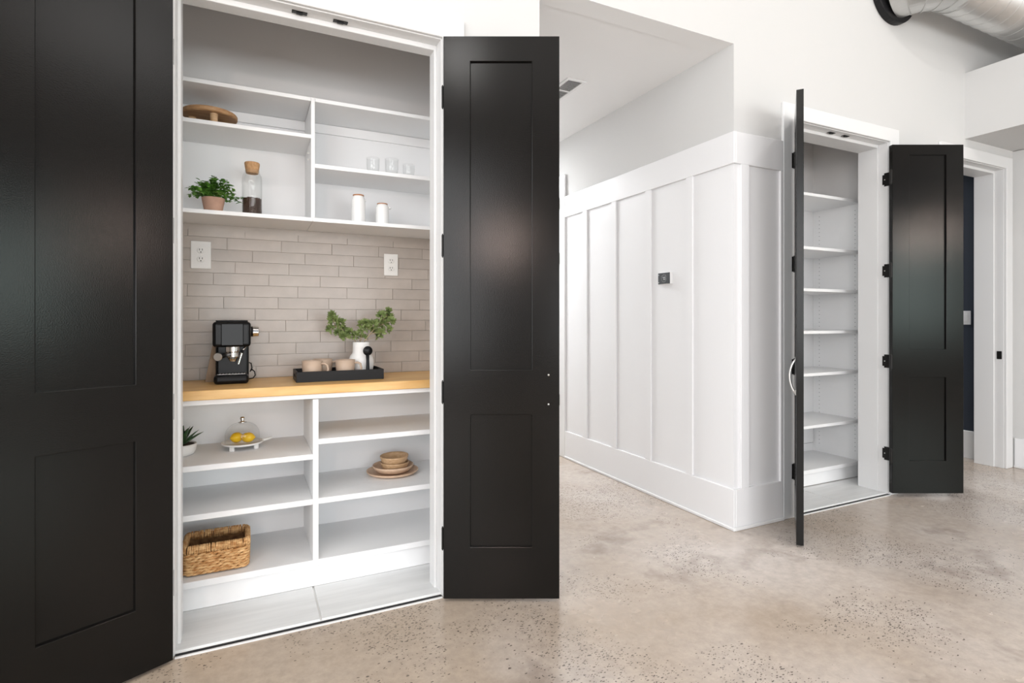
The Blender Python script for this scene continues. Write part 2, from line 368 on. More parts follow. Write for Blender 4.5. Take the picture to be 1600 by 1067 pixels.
# ------------------------------------------------------------------ casings and jambs
tn = [0]
def trim(bm, label=None, m='trim', bevel=.003):
    tn[0] += 1; return struct('trim_%d' % tn[0], bm, m, label, bevel=bevel)
CW = .107
def casing_jamb(x0, x1, depth, lab, hidden_left=False, jt=.02):
    y0 = YW-.018
    zs = [0.0, PT+.004, PT+CW-.012]
    bm = grid([x0-CW+.004, x0-.004, x1+.004, x1+CW-.004], zs, y0, YW, lambda x, z: x0-.004 < x < x1+.004 and z < PT+.004)
    trim(bm, 'white flat casing framing %s' % lab)
    bm = grid([x0-jt, x0, x1, x1+jt], [0.0, PT, PT+jt], YW, YW+depth, lambda x, z: x0 < x < x1 and z < PT)
    j = trim(bm, 'white jamb lining %s' % lab, bevel=.0015)
    s = .012
    bm = grid([x0, x0+s, x1-s, x1], [0.0, PT-.022, PT], YW+.062, YW+depth, lambda x, z: x0+s < x < x1-s and z < PT-.022)
    o = obj('door_stop', bm, 'trim', j, bevel=.002, seg=1)
    return j
j1 = casing_jamb(PX0, PX1, .13, 'the coffee pantry')
j2 = casing_jamb(CX0, CX1, .20, 'the narrow shelved closet')
j3 = casing_jamb(DX0, DX1, .20, 'the far doorway')
trim(B(PX0, PX1, YW-.012, YW+.004, 0, .006), 'thin black threshold strip under the pantry doors', m='blackmatte', bevel=0)
trim(B(PX0, PX1, YW-.020, YW-.012, 0, .005), m='trim', bevel=0)
trim(B(CX0, CX1, YW-.012, YW+.004, 0, .006), 'thin black threshold strip under the closet doors', m='blackmatte', bevel=0)
trim(B(CX0, CX1, YW-.020, YW-.012, 0, .005), m='trim', bevel=0)
# ball catches in the head jambs
def catch(jamb, x):
    bm = NB(); box(bm, x-.029, x+.029, YW+.030, YW+.052, PT-.0035, PT)
    o = obj('ball_catch', bm, 'bronze', jamb, bevel=.001, seg=1)
    bm = NB(); box(bm, x-.012, x+.012, YW+.034, YW+.048, PT-.007, PT-.0035); obj('catch_strike', bm, 'blackmatte', o)
for x in (.187, .345): catch(j1, x)
for x in (3.455, 3.60): catch(j2, x)
# strike plate on the far doorway
sp = obj('strike_plate', B(DX1-.006, DX1-.0005, YW+.012, YW+.045, .89, .955), 'bronze', j3, bevel=.001, seg=1)
# baseboards
def baseb(name, bm, label=None): return struct(name, bm, 'panelling', label, bevel=.003)
baseb('baseboard_pantry', B(PX1+CW, HX0+.018, YW-.018, YW, 0, .236))
baseb('baseboard_left', B(-3.6, PX0-CW, YW-.018, YW, 0, .236))
baseb('baseboard_right', B(5.682, 5.70, -1.2, YW-.018, 0, .24), 'white baseboard along the short wall at right')
struct('baseboard_right_shoe', B(5.672, 5.682, -1.2, YW-.018, 0, .018), 'trim', bevel=.003)
baseb('baseboard_closet', B(CX1+CW, DX0-CW, YW-.018, YW, 0, .236))

# ------------------------------------------------------------------ board and batten panelling
T = .018
ZR0, ZR1, ZB = 2.112, 2.295, .236
YE = 4.157
# hall side is the face X = HX1-T .. HX1, end side is Y = YW-T .. YW
def both(bmf, z0, z1, t, x_end=CX0-CW):
    box(bmf, HX1-t, HX1, YW-t, YE, z0, z1); box(bmf, HX1, x_end, YW-t, YW, z0, z1)
EX = CX0-CW
wn_ = thing  # alias kept short
struct('baseboard_hall', (lambda b: (box(b, HX1-T, HX1, YW-T, YE, 0, ZB), box(b, HX1, EX, YW-T, YW, 0, ZB), b)[2])(NB()), 'panelling',
       'tall white baseboard wrapping the panelled corner', bevel=.002)
struct('baseboard_hall_shoe', (lambda b: (box(b, HX1-T-.011, HX1-T, YW-T-.011, YE, 0, .02), box(b, HX1-T, EX, YW-T-.011, YW-T, 0, .02), b)[2])(NB()), 'trim',
       'thin white shoe moulding along the panelled corner', bevel=.004)
pan = struct('wall_hall_panelling', (lambda b: (box(b, HX1-.004, HX1, YW-.004, YE, ZB, ZR0), box(b, HX1, EX, YW-.004, YW, ZB, ZR0), b)[2])(NB()), 'panelling',
       'white board and batten panelling around the hallway corner')
obj('top_rail', (lambda b: (box(b, HX1-T, HX1, YW-T, YE, ZR0, ZR1), box(b, HX1, EX, YW-T, YW, ZR0, ZR1), b)[2])(NB()), 'panelling', pan, bevel=.002, seg=1)
for a, b in ((909.9, 917.3), (955, 962.6), (1007.8, 1017.2), (1071.4, 1082.4)):
    y1, y0 = onX(a, HX1-T), onX(b, HX1-T)
    obj('batten', B(HX1-T, HX1-.004, y0+.004, y1, ZB, ZR0), 'panelling', pan, bevel=.0015, seg=1)
obj('batten', B(onY(1158.5, YW-T), onY(1171, YW-T), YW-T, YW-.004, ZB, ZR0), 'panelling', pan, bevel=.0015, seg=1)
obj('batten', B(EX-.022, EX, YW-T, YW-.004, ZB, ZR0), 'panelling', pan, bevel=.0015, seg=1)
# hallway door casing and white door just beyond the panelling
trim(grid([0, 0], [0, 0], 0, 0, lambda x, z: True) if False else B(HX1-.02, HX1, YE, YE+CW, 0, 2.49), 'white casing of the hallway door beyond the panelling')
trim(B(HX1-.02, HX1, YE+CW, 5.2, 2.44, 2.49))
hd = struct('door_5', B(HX1+.05, HX1+.085, 4.275, 5.045, .01, 2.43), 'trim', 'white hallway door mostly hidden behind the black leaf', bevel=.003)
for z in (2.25, 1.76, .5):
    bm = NB(); box(bm, HX1-.024, HX1-.020, YE+CW-.02, YE+CW+.004, z-.05, z+.05); tube(bm, [(HX1-.028, YE+CW+.004, z-.05), (HX1-.028, YE+CW+.004, z+.05)], .007)
    obj('hinge', bm, 'bronze', hd)

# ------------------------------------------------------------------ backsplash tiles: each one its own piece
th_, tw_ = .0578, .247
z = .92; row = 0; tiles = []
tm = []
for k in range(5):
    bm = NB(); g = .0012
    bmesh.ops.create_grid(bm, x_segments=12, y_segments=3, size=.5)
    for v in bm.verts:
        x, y = v.co.x, v.co.y
        edge = abs(x) > .49 or abs(y) > .49
        v.co = Vector((x*(tw_-2*g), -.007-(0 if edge else .0004)+random.uniform(-.0003, .0003)*(0 if edge else 1), y*(th_-2*g)+(random.uniform(-.0004, .0004))))
    ed = [e for e in bm.edges if e.is_boundary]
    r = bmesh.ops.extrude_edge_only(bm, edges=ed)
    for v in [v for v in r['geom'] if isinstance(v, bmesh.types.BMVert)]: v.co.y = 0
    bmesh.ops.recalc_face_normals(bm, faces=bm.faces)
    me = bpy.data.meshes.new('tile'); bm.to_mesh(me); bm.free(); me.materials.append(M['tile'])
    for p in me.polygons: p.use_smooth = True
    me.set_sharp_from_angle(angle=math.radians(30)); tm.append(me)
obj('grout', B(IX0, IX1, IYB-.004, IYB, .90, 1.674), 'grout', wpb)
while z < 1.674-.001:
    off = [0, .12, .05, .17, .09][row % 5]+random.uniform(-.015, .015)
    x = IX0-off
    while x < IX1-.02:
        a, b = max(x, IX0), min(x+tw_, IX1)
        if b-a > .03:
            o = bpy.data.objects.new('tile', random.choice(tm)); C.objects.link(o); o.parent = wpb
            o.location = ((a+b)/2, IYB-.003, min(z+th_/2, 1.674)); o.scale = ((b-a)/tw_, 1, 1)
            o.rotation_euler = (random.uniform(-.008, .008), 0, random.uniform(-.004, .004))
        x += tw_
    z += th_; row += 1

# ------------------------------------------------------------------ pantry shelving
SY = 2.60
lo = thing('shelf_unit', 'white open shelf cabinet under the wooden pantry countertop', 'shelves', (.27, 2.83, 0))
def part(name, m, parent, *a, bevel=.0012, label=None): return obj(name, B(*a), m, parent, bevel=bevel, seg=1, world=True, label=label)
part('back_panel', 'shelf', lo, IX0+.002, IX1-.002, 3.045, 3.055, .012, .879)
part('side_panel', 'shelf', lo, IX0+.002, IX0+.02, SY+.004, 3.045, .012, .879)
part('side_panel', 'shelf', lo, IX1-.02, IX1-.002, SY+.004, 3.045, .012, .879)
part('divider', 'shelf', lo, .263, .287, SY+.002, 3.045, .137, .855)
part('toe_kick', 'shelf', lo, IX0+.02, IX1-.02, 2.620, 2.638, .012, .109)
part('front_rail', 'shelf', lo, IX0+.02, IX1-.02, SY+.006, SY+.024, .858, .879)
lsh = [(IX0+.02, .263, .587, .611), (IX0+.02, .263, .385, .410), (.287, IX1-.02, .652, .676), (.287, IX1-.02, .385, .410)]
for a, b, z0, z1 in lsh: part('shelf', 'shelf', lo, a, b, SY, 3.045, z0, z1, bevel=.002)
part('bottom_shelf', 'shelf', lo, IX0+.02, IX1-.02, SY, 3.045, .109, .137, bevel=.002)
ct = obj('countertop', B(IX0+.002, IX1-.002, SY-.012, IYB-.012, .8795, .92), 'butcher', bevel=.004, seg=3)
tag(ct, 'honey coloured butcher block countertop holding the coffee machine', 'countertop')
UY = 2.74
up = thing('wall_shelf_unit', 'white wall-hung open shelving above the beige tile backsplash', 'shelves', (.27, 2.9, 1.674))
part('back_panel', 'shelf', up, IX0+.002, IX1-.002, 3.048, 3.058, 1.692, 2.24)
part('side_panel', 'shelf', up, IX0+.002, IX0+.02, UY+.002, 3.048, 1.692, 2.24)
part('side_panel', 'shelf', up, IX1-.02, IX1-.002, UY+.002, 3.048, 1.692, 2.24)
part('divider', 'shelf', up, .269, .286, UY+.001, 3.048, 1.692, 2.257)
for a, b in ((IX0+.002, .2765), (.2775, IX1-.002)):
    part('bottom_shelf', 'shelf', up, a, b, UY, 3.048, 1.674, 1.692)
part('top_shelf', 'shelf', up, IX0+.002, .268, UY, 3.048, 2.239, 2.257)
part('top_shelf', 'shelf', up, .287, IX1-.002, UY, 3.048, 2.239, 2.257)
part('shelf', 'shelf', up, IX0+.02, .269, UY, 3.048, 2.064, 2.082)
part('shelf', 'shelf', up, .286, IX1-.02, UY, 3.048, 1.928, 1.947)
part('cleat', 'shelf', up, IX0+.02, .269, 3.034, 3.048, 2.190, 2.238)
part('cleat', 'shelf', up, .286, IX1-.02, 3.034, 3.048, 2.190, 2.238)
for zz in (1.98, 2.01):
    bm = NB(); tube(bm, [(.268, 2.80, zz), (.258, 2.80, zz)], .0035); obj('shelf_pin', bm, 'nickel', up, world=True)

# ------------------------------------------------------------------ closet shelving
cl = thing('closet_shelf_unit', 'tall white shelf unit with peg-holed sides inside the narrow closet', 'shelves', (3.52, 2.85, 0))
CY = 2.64
part('back_panel', 'shelf', cl, KX0+.002, KX1-.002, 3.035, 3.045, .012, 2.125)
# side panels with rows of peg holes
for x0, x1, s in ((KX0+.002, KX0+.02, 1), (KX1-.02, KX1-.002, -1)):
    sd = part('side_panel', 'shelf', cl, x0, x1, CY+.002, 3.035, .012, 2.125)
    bm = NB()
    xf_ = x1 if s > 0 else x0
    for yy in (CY+.045, CY+.34):
        zz = .2
        while zz < 2.08:
            box(bm, xf_-.0008, xf_+.0008, yy-.0022, yy+.0022, zz-.0022, zz+.0022); zz += .032
    oo = obj('peg_holes', bm, 'vent_dark', sd, world=False, kind='stuff')
    bmo = Vector((3.52, 2.85, 0)); oo.data.transform(Matrix.Translation(-bmo))
part('toe_kick', 'shelf', cl, KX0+.02, KX1-.02, 2.658, 2.672, .012, .104)
for z0, t in ((.104, .028), (.428, .022), (.805, .022), (1.110, .022), (1.416, .022), (1.717, .022), (2.104, .022)):
    part('shelf', 'shelf', cl, KX0+.02, KX1-.02, CY, 3.035, z0, z0+t, bevel=.0015)
ap = obj('access_plate', B(3.93, 4.222, 3.026, 3.035, .20, .32), 'shelf', cl, bevel=.002, seg=1, world=True)
obj('plate_edge', B(3.926, 4.226, 3.0325, 3.0349, .196, .324), 'vent_dark', cl, world=True)

# ------------------------------------------------------------------ door leaves
def leaf(n, hinge, ang, label, w=.495, h=2.425, t=.035, z0=.012):
    """leaf hung at hinge, extending along local +x; local -y face looks at the camera"""
    root = struct_empty('door_%d' % n, (hinge[0], hinge[1], z0), ang, label)
    s = .118; zs = [0, .222, .790, .987, 2.302, h]
    zs = [0, .222, .790, .982, 2.305, h]
    g0 = .002
    hole = lambda x, z: s < x < w-s and (zs[1] < z < zs[2] or zs[3] < z < zs[4])
    obj('frame', grid([g0, s, w-s, w], zs, 0, t, hole), 'black', root, bevel=.0022, seg=2)
    for a, b in ((zs[1], zs[2]), (zs[3], zs[4])):
        obj('panel', B(s-.001, w-s+.001, .011, t-.011, a-.001, b+.001), 'black', root)
    return root, t
def knuckle(root, z, x, y, leafx, side):
    bm = NB(); tube(bm, [(x, y, z-.05), (x, y, z+.05)], .0075, 10)
    for q in (-.05, .05): lathe([(0, q-.004), (.0055, q-.003), (.0075, q), (.0055, q+.003), (0, q+.004)], 10, (x, y, z), bm)
    return bm
# pantry left leaf: mirrored so that local +x still runs from hinge to tip
hzs = [.185, .83, 1.49, 2.15]
aL = math.radians(180+27.3); aR = math.radians(-25.65)
H1 = (-.2345, 2.266); H2 = (onY(692, 2.256), 2.256); H3 = (3.012, 2.285); H4 = (onY(1394, 2.257), 2.257)
a3 = math.radians(180+38.3)
r1, t = leaf(1, H1, aL, 'black two-panel leaf filling the left edge of the photo', h=2.428)
r2, t = leaf(2, H2, aR, 'black two-panel leaf right of the coffee pantry with two screw holes', w=.50, h=2.413, z0=.0145)
r3, t = leaf(3, H3, a3, 'black leaf left of the narrow closet seen edge on', w=.48)
r4, t = leaf(4, H4, aR, 'black leaf right of the narrow closet hung on four visible hinges', w=.487, h=2.375, z0=.03)
# the camera sees the local y=0 face of leaves 2 and 4; leaves 1 and 3 swing the other way, slab lies on the far side
for r in (r1,):
    for ch in r.children: ch.data.transform(Matrix.Translation((0, -t, 0)))
# screw holes on the second leaf
for zz in (.972-.012, .846-.012):
    bm = lathe([(0, 0), (.0035, 0), (.0045, .0012), (0, .0016)], 12); xf(bm, Matrix.Translation((.5-.047, 0, zz)) @ Matrix.Rotation(PI/2, 4, 'X'))
    obj('screw_cap', bm, 'nickel', r2, smooth=True)
# hinges: plates on the jamb + knuckle + arm to the leaf
def wcs(root, bm):
    xf(bm, (Matrix.Translation(root.location) @ Matrix.Rotation(root.rotation_euler.z, 4, 'Z')).inverted()); return bm
def pin(root, x, y, z, r=.0045, parent=None):
    bm = NB(); tube(bm, [(x, y, z-.046), (x, y, z+.046)], r, 12); tube(bm, [(x, y, z-.051), (x, y, z+.051)], r*.6, 10)
    return obj('hinge', wcs(root, bm), 'bronze', root)
for zz in (.27, .90, 1.53, 2.17):
    pin(r1, H1[0]-.008, H1[1]+.034, zz)
    pin(r2, H2[0]+.002, H2[1]+.010, zz)
for zz in (.285, .925, 1.552, 2.185):
    h = pin(r4, H4[0]-.006, H4[1]+.004, zz, r=.008)
    # wide throw plate reaching from the jamb edge over the casing to the leaf
    bm = NB(); jx = CX1-.001
    box(bm, jx-.003, jx, YW-.045, YW+.034, zz-.046, zz+.046)
    bmesh.ops.bevel(bm, geom=[e for e in bm.edges if abs((e.verts[0].co-e.verts[1].co).x) > .001 and e.verts[0].co.y > YW], offset=.012, segments=4, affect='EDGES')
    obj('hinge_plate', wcs(r4, bm), 'bronze', h)
    bm = NB(); tube(bm, [(jx-.003, YW+.018, zz), (jx-.005, YW+.018, zz)], .004, 10); obj('hinge_screw', wcs(r4, bm), 'nickel', h)
    h = pin(r3, H3[0]-.004, H3[1]-.001, zz)
    bm = NB(); box(bm, CX0-.032, CX0-.005, YW-.0215, YW-.0185, zz-.046, zz+.046); obj('hinge_plate', wcs(r3, bm), 'bronze', h)
# lever pull on closet left leaf (on the side facing the panelled wall)
bm = NB(); pts = []
for i in range(13):
    u = i/12; pts.append((.42, -.030*math.sin(PI*u)**.7, .80+.185*u))
tube(bm, pts, .006, 10)
pl = obj('handle', bm, 'nickel', r3, smooth=True, label='curved satin nickel pull handle')
bm = NB(); box(bm, .408, .432, -.004, .0005, .79, .82); obj('handle_plate', bm, 'nickel', pl, bevel=.002, seg=1)

# ------------------------------------------------------------------ outlets, switch, thermostat, vent
def outlet(x0, x1, zc, h, label, m):
    root = thing('outlet', label, 'outlet', ((x0+x1)/2, IYB-.012, zc), group=None); wd = (x1-x0)/2
    obj('cover_plate', B(-wd, wd, -.006, .002, -h/2, h/2), m, root, bevel=.003, seg=2)
    for s in (-1, 1):
        bm = lathe([(0, 0), (.0165, 0), (.0165, .004), (.015, .0055), (0, .0055)], 20)
        xf(bm, Matrix.Translation((0, -.004, s*.021)) @ Matrix.Rotation(PI/2, 4, 'X') @ Matrix.Scale(.88, 4, (0, 1, 0)))
        f = obj('receptacle', bm, m, root)
        bm = NB()
        for q in (-.006, .006): box(bm, q-.0012, q+.0012, -.0102, -.0092, s*.021+.000, s*.021+.009)
        box(bm, -.0024, .0024, -.0102, -.0092, s*.021-.010, s*.021-.0052); obj('slot', bm, 'darkhole', f)
    bm = lathe([(0, 0), (.0028, 0), (.002, .0014), (0, .0016)], 10)
    xf(bm, Matrix.Translation((0, -.006, 0)) @ Matrix.Rotation(PI/2, 4, 'X')); obj('screw', bm, 'nickel', root)
outlet(-.246, -.160, 1.524, .133, 'wide white outlet plate on tile above the coffee machine', 'ceramicm')
outlet(.679, .756, 1.516, .121, 'narrow cream outlet plate on tile at the right of the pantry', 'outlet_cream')
sw = thing('light_switch', 'white light switch on the navy wall beyond the far doorway', 'switch', (5.697, onX(1509, 5.697), 1.23))
obj('cover_plate', B(-.006, .003, -.038, .038, -.06, .06), 'trim', sw, bevel=.002, seg=1)
obj('rocker', B(-.010, -.005, -.016, .016, -.033, .033), 'trim', sw, bevel=.001, seg=1)
ya, yb = onX(1051.5, HX1-.004), onX(1032, HX1-.004)
th = thing('thermostat', 'small square dark-faced thermostat on the white panelled hallway wall', 'thermostat', (HX1-.004, (ya+yb)/2, 1.488))
hw = abs(yb-ya)/2
obj('housing', B(-.022, .001, -hw, hw, -.040, .040), 'trim', th, bevel=.004, seg=2)
sc = obj('screen', B(-.0235, -.0215, -hw+.003, hw-.003, -.037, .037), 'screen', th, bevel=.001, seg=1)
bm = NB()
def dbox(y0, y1, z0, z1): box(bm, -.0242, -.0236, -y1, -y0, z0, z1)     # +y is away from the camera, so text runs towards -y
cw = .0045
# a "72"-like reading cannot be made out: the small bright numeral and the ring of tick marks around it
dbox(-.012, -.002, .006, .0085); dbox(-.0045, -.002, -.010, .006); dbox(.002, .012, .006, .0085); dbox(.0095, .012, -.010, .006); dbox(.002, .012, -.010, -.0075)
for k in range(18):
    a = 2*PI*k/18; box(bm, -.0242, -.0236, .024*math.cos(a)-.0009, .024*math.cos(a)+.0009, .024*math.sin(a)-.0012, .024*math.sin(a)+.0012)
for zz in (-.026, .024): dbox(-hw+.008, -hw+.014, zz-.002, zz+.002)
obj('display_marks', bm, 'digit', sc, kind='stuff')
vt = thing('ceiling_vent', 'white louvred air vent in the hallway ceiling', 'vent', (1.975, 3.30, HZ))
obj('frame', grid([-.074, -.052, .052, .074], [-.19, -.168, -.006, .006, .168, .19], 0, .008,
    lambda x, z: abs(x) < .052 and .006 < abs(z) < .168), 'trim', vt, bevel=.002, seg=1)
vt.children[0].data.transform(Matrix.Translation((0, 0, -.008)) @ Matrix(((1, 0, 0, 0), (0, 0, 1, 0), (0, 1, 0, 0), (0, 0, 0, 1))))
obj('duct_cavity', B(-.052, .052, -.168, .168, -.0012, -.0002), 'vent_dark', vt)
for k in range(20):
    y = -.158+.0166*k
    if abs(y) < .008: continue
    bm = NB(); box(bm, -.052, .052, -.0007, .0007, -.006, 0); xf(bm, Matrix.Translation((0, y, -.001)) @ Matrix.Rotation(math.radians(-50), 4, 'X'))
    obj('louvre', bm, 'trim', vt)

# ------------------------------------------------------------------ spiral duct
dz, R = 3.485, .19
dt = thing('spiral_duct', 'round galvanised spiral duct leaving the high wall at top right', 'duct', (4.03, YW, dz))
bm = NB()
tube(bm, [(0, -.0, 0), (0, -.045, 0)], R+.035, 40); obj('collar', bm, 'blackmatte', dt, smooth=False, bevel=.006)
pts = []; rr = .27
for i in range(0, 6):
    a = (PI/2)*i/5; pts.append(Vector((rr-rr*math.cos(a), -.045-rr*math.sin(a)*.85, 0)))
bm = NB(); tube(bm, pts+[pts[-1]+Vector((.02, 0, 0))], R, 48); el = obj('elbow', bm, 'duct', dt, smooth=False)
for i in range(1, 6):
    t_ = (pts[min(i+1, 5)]-pts[i-1]).normalized(); sd_ = t_.cross(Vector((0, 0, 1))).normalized()
    bm = NB(); tube(bm, [pts[i]+(sd_*math.cos(2*PI*k/48)+Vector((0, 0, 1))*math.sin(2*PI*k/48))*(R+.002) for k in range(49)], .004, 6)
    obj('elbow_seam', bm, 'duct', el, smooth=True)
x0 = rr; yy = -.045-rr*.85
bm = NB(); tube(bm, [(x0-.03, yy, 0), (7.6-4.03, yy, 0)], R, 48); o = obj('straight_run', bm, 'duct', dt)
for p in o.data.polygons:
    if len(p.vertices) == 4: p.use_smooth = True
bm = NB(); sp_ = []
n = 48*26
for i in range(n):
    a = 2*PI*i/48; sp_.append((x0+.02+3.2*i/n, yy+(R+.0005)*math.cos(a), (R+.0005)*math.sin(a)))
tube(bm, sp_, .0038, 5); obj('spiral_seam', bm, 'duct', dt, smooth=True)

# ------------------------------------------------------------------ espresso machine
cm = thing('coffee_machine', 'slim black espresso machine with chrome wand on the wooden countertop', 'coffee machine', (-.0645, 2.785, .92))
obj('body', B(-.068, .070, .075, .235, .0, .27), 'blackplastic', cm, bevel=.012, seg=3)
obj('drip_base', B(-.073, .070, .0, .20, .0, .043), 'blackplastic', cm, bevel=.016, seg=4)
g = obj('drip_grille', B(-.058, .056, .012, .074, .043, .0455), 'nickel', cm, bevel=.001, seg=1)
for k in range(9): obj('grille_bar', B(-.056+k*.0128, -.0525+k*.0128, .016, .070, .0455, .047), 'blackmatte', g)
obj('head', B(-.078, .078, .008, .235, .168, .282), 'blackplastic', cm, bevel=.014, seg=4)
obj('front_panel', B(-.043, .048, .004, .012, .174, .274), 'blackgloss', cm, bevel=.003, seg=2)
obj('top_lid', B(-.066, .066, .03, .22, .282, .289), 'blackgloss', cm, bevel=.003, seg=2)
bm = lathe([(0, .168), (.03, .168), (.03, .145), (.024, .14), (0, .14)], 28, (.003, .055, 0)); gh = obj('group_head', bm, 'chrome', cm, bevel=.001)
bm = lathe([(0, .142), (.026, .142), (.026, .122), (.018, .112), (.012, .10), (0, .10)], 28, (.003, .055, 0)); pf = obj('portafilter', bm, 'chrome', cm)
bm = NB(); tube(bm, [(-.01, .035, .133), (-.03, -.0, .131), (-.052, -.045, .128)], [.008, .010, .012], 14); ph = obj('portafilter_handle', bm, 'blackplastic', pf, smooth=True)
bm = NB(); tube(bm, [(-.051, -.044, .128), (-.0525, -.047, .128), (-.055, -.053, .128)], [.0165, .018, .0165], 20); obj('end_cap', bm, 'nickel', pf, smooth=False)
bm = NB(); tube(bm, [(.056, .05, .17), (.054, .038, .163), (.048, .034, .156), (.044, .034, .150)], .0035, 10); swd = obj('steam_wand', bm, 'chrome', cm, smooth=True)
bm = NB(); tube(bm, [(.044, .034, .152), (.040, .032, .138)], .006, 10); obj('wand_grip', bm, 'blackplastic', swd, smooth=True)
bm = NB(); tube(bm, [(.040, .032, .138), (.026, .024, .088)], .0052, 12); obj('wand_tube', bm, 'chrome', swd)
bm = NB(); tube(bm, [(.077, .08, .236), (.086, .08, .236)], .024, 20); kb = obj('steam_knob', bm, 'blackplastic', cm)
bm = NB(); tube(bm, [(.086, .08, .236), (.112, .08, .236)], [.025, .023], 24); obj('knob_cap', bm, 'chrome', kb, bevel=.002)
bm = NB(); tube(bm, [(.066, .20, .085), (.080, .20, .078), (.084, .20, .055), (.076, .19, .040), (.084, .18, .050), (.095, .17, .040), (.098, .17, .022), (.088, .17, .008), (.072, .19, .004)], .0028, 8)
obj('power_cord', bm, 'blackmatte', cm, smooth=True)
# brown board propped behind the machine
bm = NB()
vs = [(-.190, 2.948, .920), (-.05, 2.948, .920), (-.05, 2.948, 1.082), (-.150, 2.948, 1.082)]
f0 = [bm.verts.new(Vector(v)) for v in vs]; f1 = [bm.verts.new(Vector((v[0], v[1]+.014, v[2]))) for v in vs]
# kept clear of the machine body: board only stands beside it
bm.free(); bm = NB()
vs = [(-.1790, 2.925, .920), (-.1345, 2.925, .920), (-.1345, 2.925, 1.095), (-.1475, 2.925, 1.095)]
f0 = [bm.verts.new(Vector(v)) for v in vs]; f1 = [bm.verts.new(Vector((v[0], v[1]+.014, v[2]))) for v in vs]
bm.faces.new(f0); bm.faces.new(f1)
for i in range(4): bm.faces.new([f0[i], f0[(i+1) % 4], f1[(i+1) % 4], f1[i]])
tag(obj('wooden_board', bm, 'board', bevel=.001, seg=1), 'brown tapered board standing just left of the espresso machine', 'board')

# ------------------------------------------------------------------ black tray with mugs and vase
tx0, tx1, ty0, ty1 = .203, .606, 2.722, 2.932
tr = thing('serving_tray', 'long black rectangular tray on the wooden countertop', 'tray', ((tx0+tx1)/2, (ty0+ty1)/2, .92))
hx, hy = (tx1-tx0)/2, (ty1-ty0)/2
obj('bottom', B(-hx+.006, hx-.006, -hy+.006, hy-.006, 0, .006), 'blackmatte', tr)
for s in (-1, 1):
    obj('long_side', B(-hx, hx, s*hy-(0 if s < 0 else .007), s*hy+(.007 if s < 0 else 0), 0, .049), 'blackmatte', tr, bevel=.001, seg=1)
    bm = grid([-hy+.007, -.035, .035, hy-.007], [0, .018, .034, .049], 0, .007, lambda x, z: abs(x) < .035 and .018 < z < .034)
    xf(bm, Matrix.Translation((s*hx-(0 if s < 0 else .007), 0, 0)) @ Matrix(((0, 1, 0, 0), (1, 0, 0, 0), (0, 0, 1, 0), (0, 0, 0, 1))))
    obj('end_side', bm, 'blackmatte', tr, label='end panel with a slotted hand hold')
def mug(x, y, rz, label, first=[None]):
    if first[0] is None:
        r = thing('mug', label, 'mug', (x, y, .926), rz, 'taupe mugs on the black tray')
        obj('cup', lathe([(0, 0), (.036, 0), (.040, .004), (.045, .05), (.0462, .090), (.0445, .0905), (.043, .088), (.0415, .05), (.036, .009), (0, .008)], 36), 'taupe', r, smooth=True)
        bm = NB(); tube(bm, [(.040, 0, .074), (.060, 0, .077), (.073, 0, .070), (.078, 0, .050), (.072, 0, .030), (.060, 0, .020), (.041, 0, .018)], .0052, 10)
        xf(bm, Matrix.Scale(1.25, 4, (0, 1, 0))); obj('handle', bm, 'taupe', r, smooth=True)
        first[0] = r; return r
    return dup(first[0], (x, y, .926), rz, label)
mug(.278, 2.782, math.radians(-28), 'taupe mug nearest the left end of the black tray')
mug(.432, 2.784, math.radians(-25), 'taupe mug in the middle of the tray in front of the vase')
mug(.337, 2.876, math.radians(-15), 'taupe mug at the back of the tray between the front two')
vx, vy = .5215, 2.858
va = tag(obj('vase', lathe([(0, 0), (.048, 0), (.053, .006), (.058, .03), (.0625, .065), (.061, .085), (.054, .103), (.046, .113), (.0425, .120), (.0415, .145), (.042, .172), (.0395, .1735), (.038, .168), (.037, .12), (.05, .09), (.055, .05), (.045, .01), (0, .008)], 40), 'ceramicm', smooth=True),
         'matte white ceramic vase with wide neck standing in the black tray', 'vase'); va.location = (vx, vy, .926)
so = thing('coffee_scoop', 'black round-headed scoop standing against the white vase', 'scoop', (.5365, 2.764, .9265))
bm = NB(); tube(bm, [(0, 0, 0), (0, .0, .03), (0, .004, .085), (0, .007, .115)], [.0115, .0085, .0075, .009], 14); obj('handle', bm, 'blackplastic', so, smooth=True)
bm = lathe([(0, -.009), (.012, -.008), (.020, -.004), (.0235, .003), (.0225, .004), (0, .003)], 28)
xf(bm, Matrix.Translation((0, .006, .131)) @ Matrix.Rotation(PI/2, 4, 'X')); obj('bowl', bm, 'blackplastic', so, smooth=True)

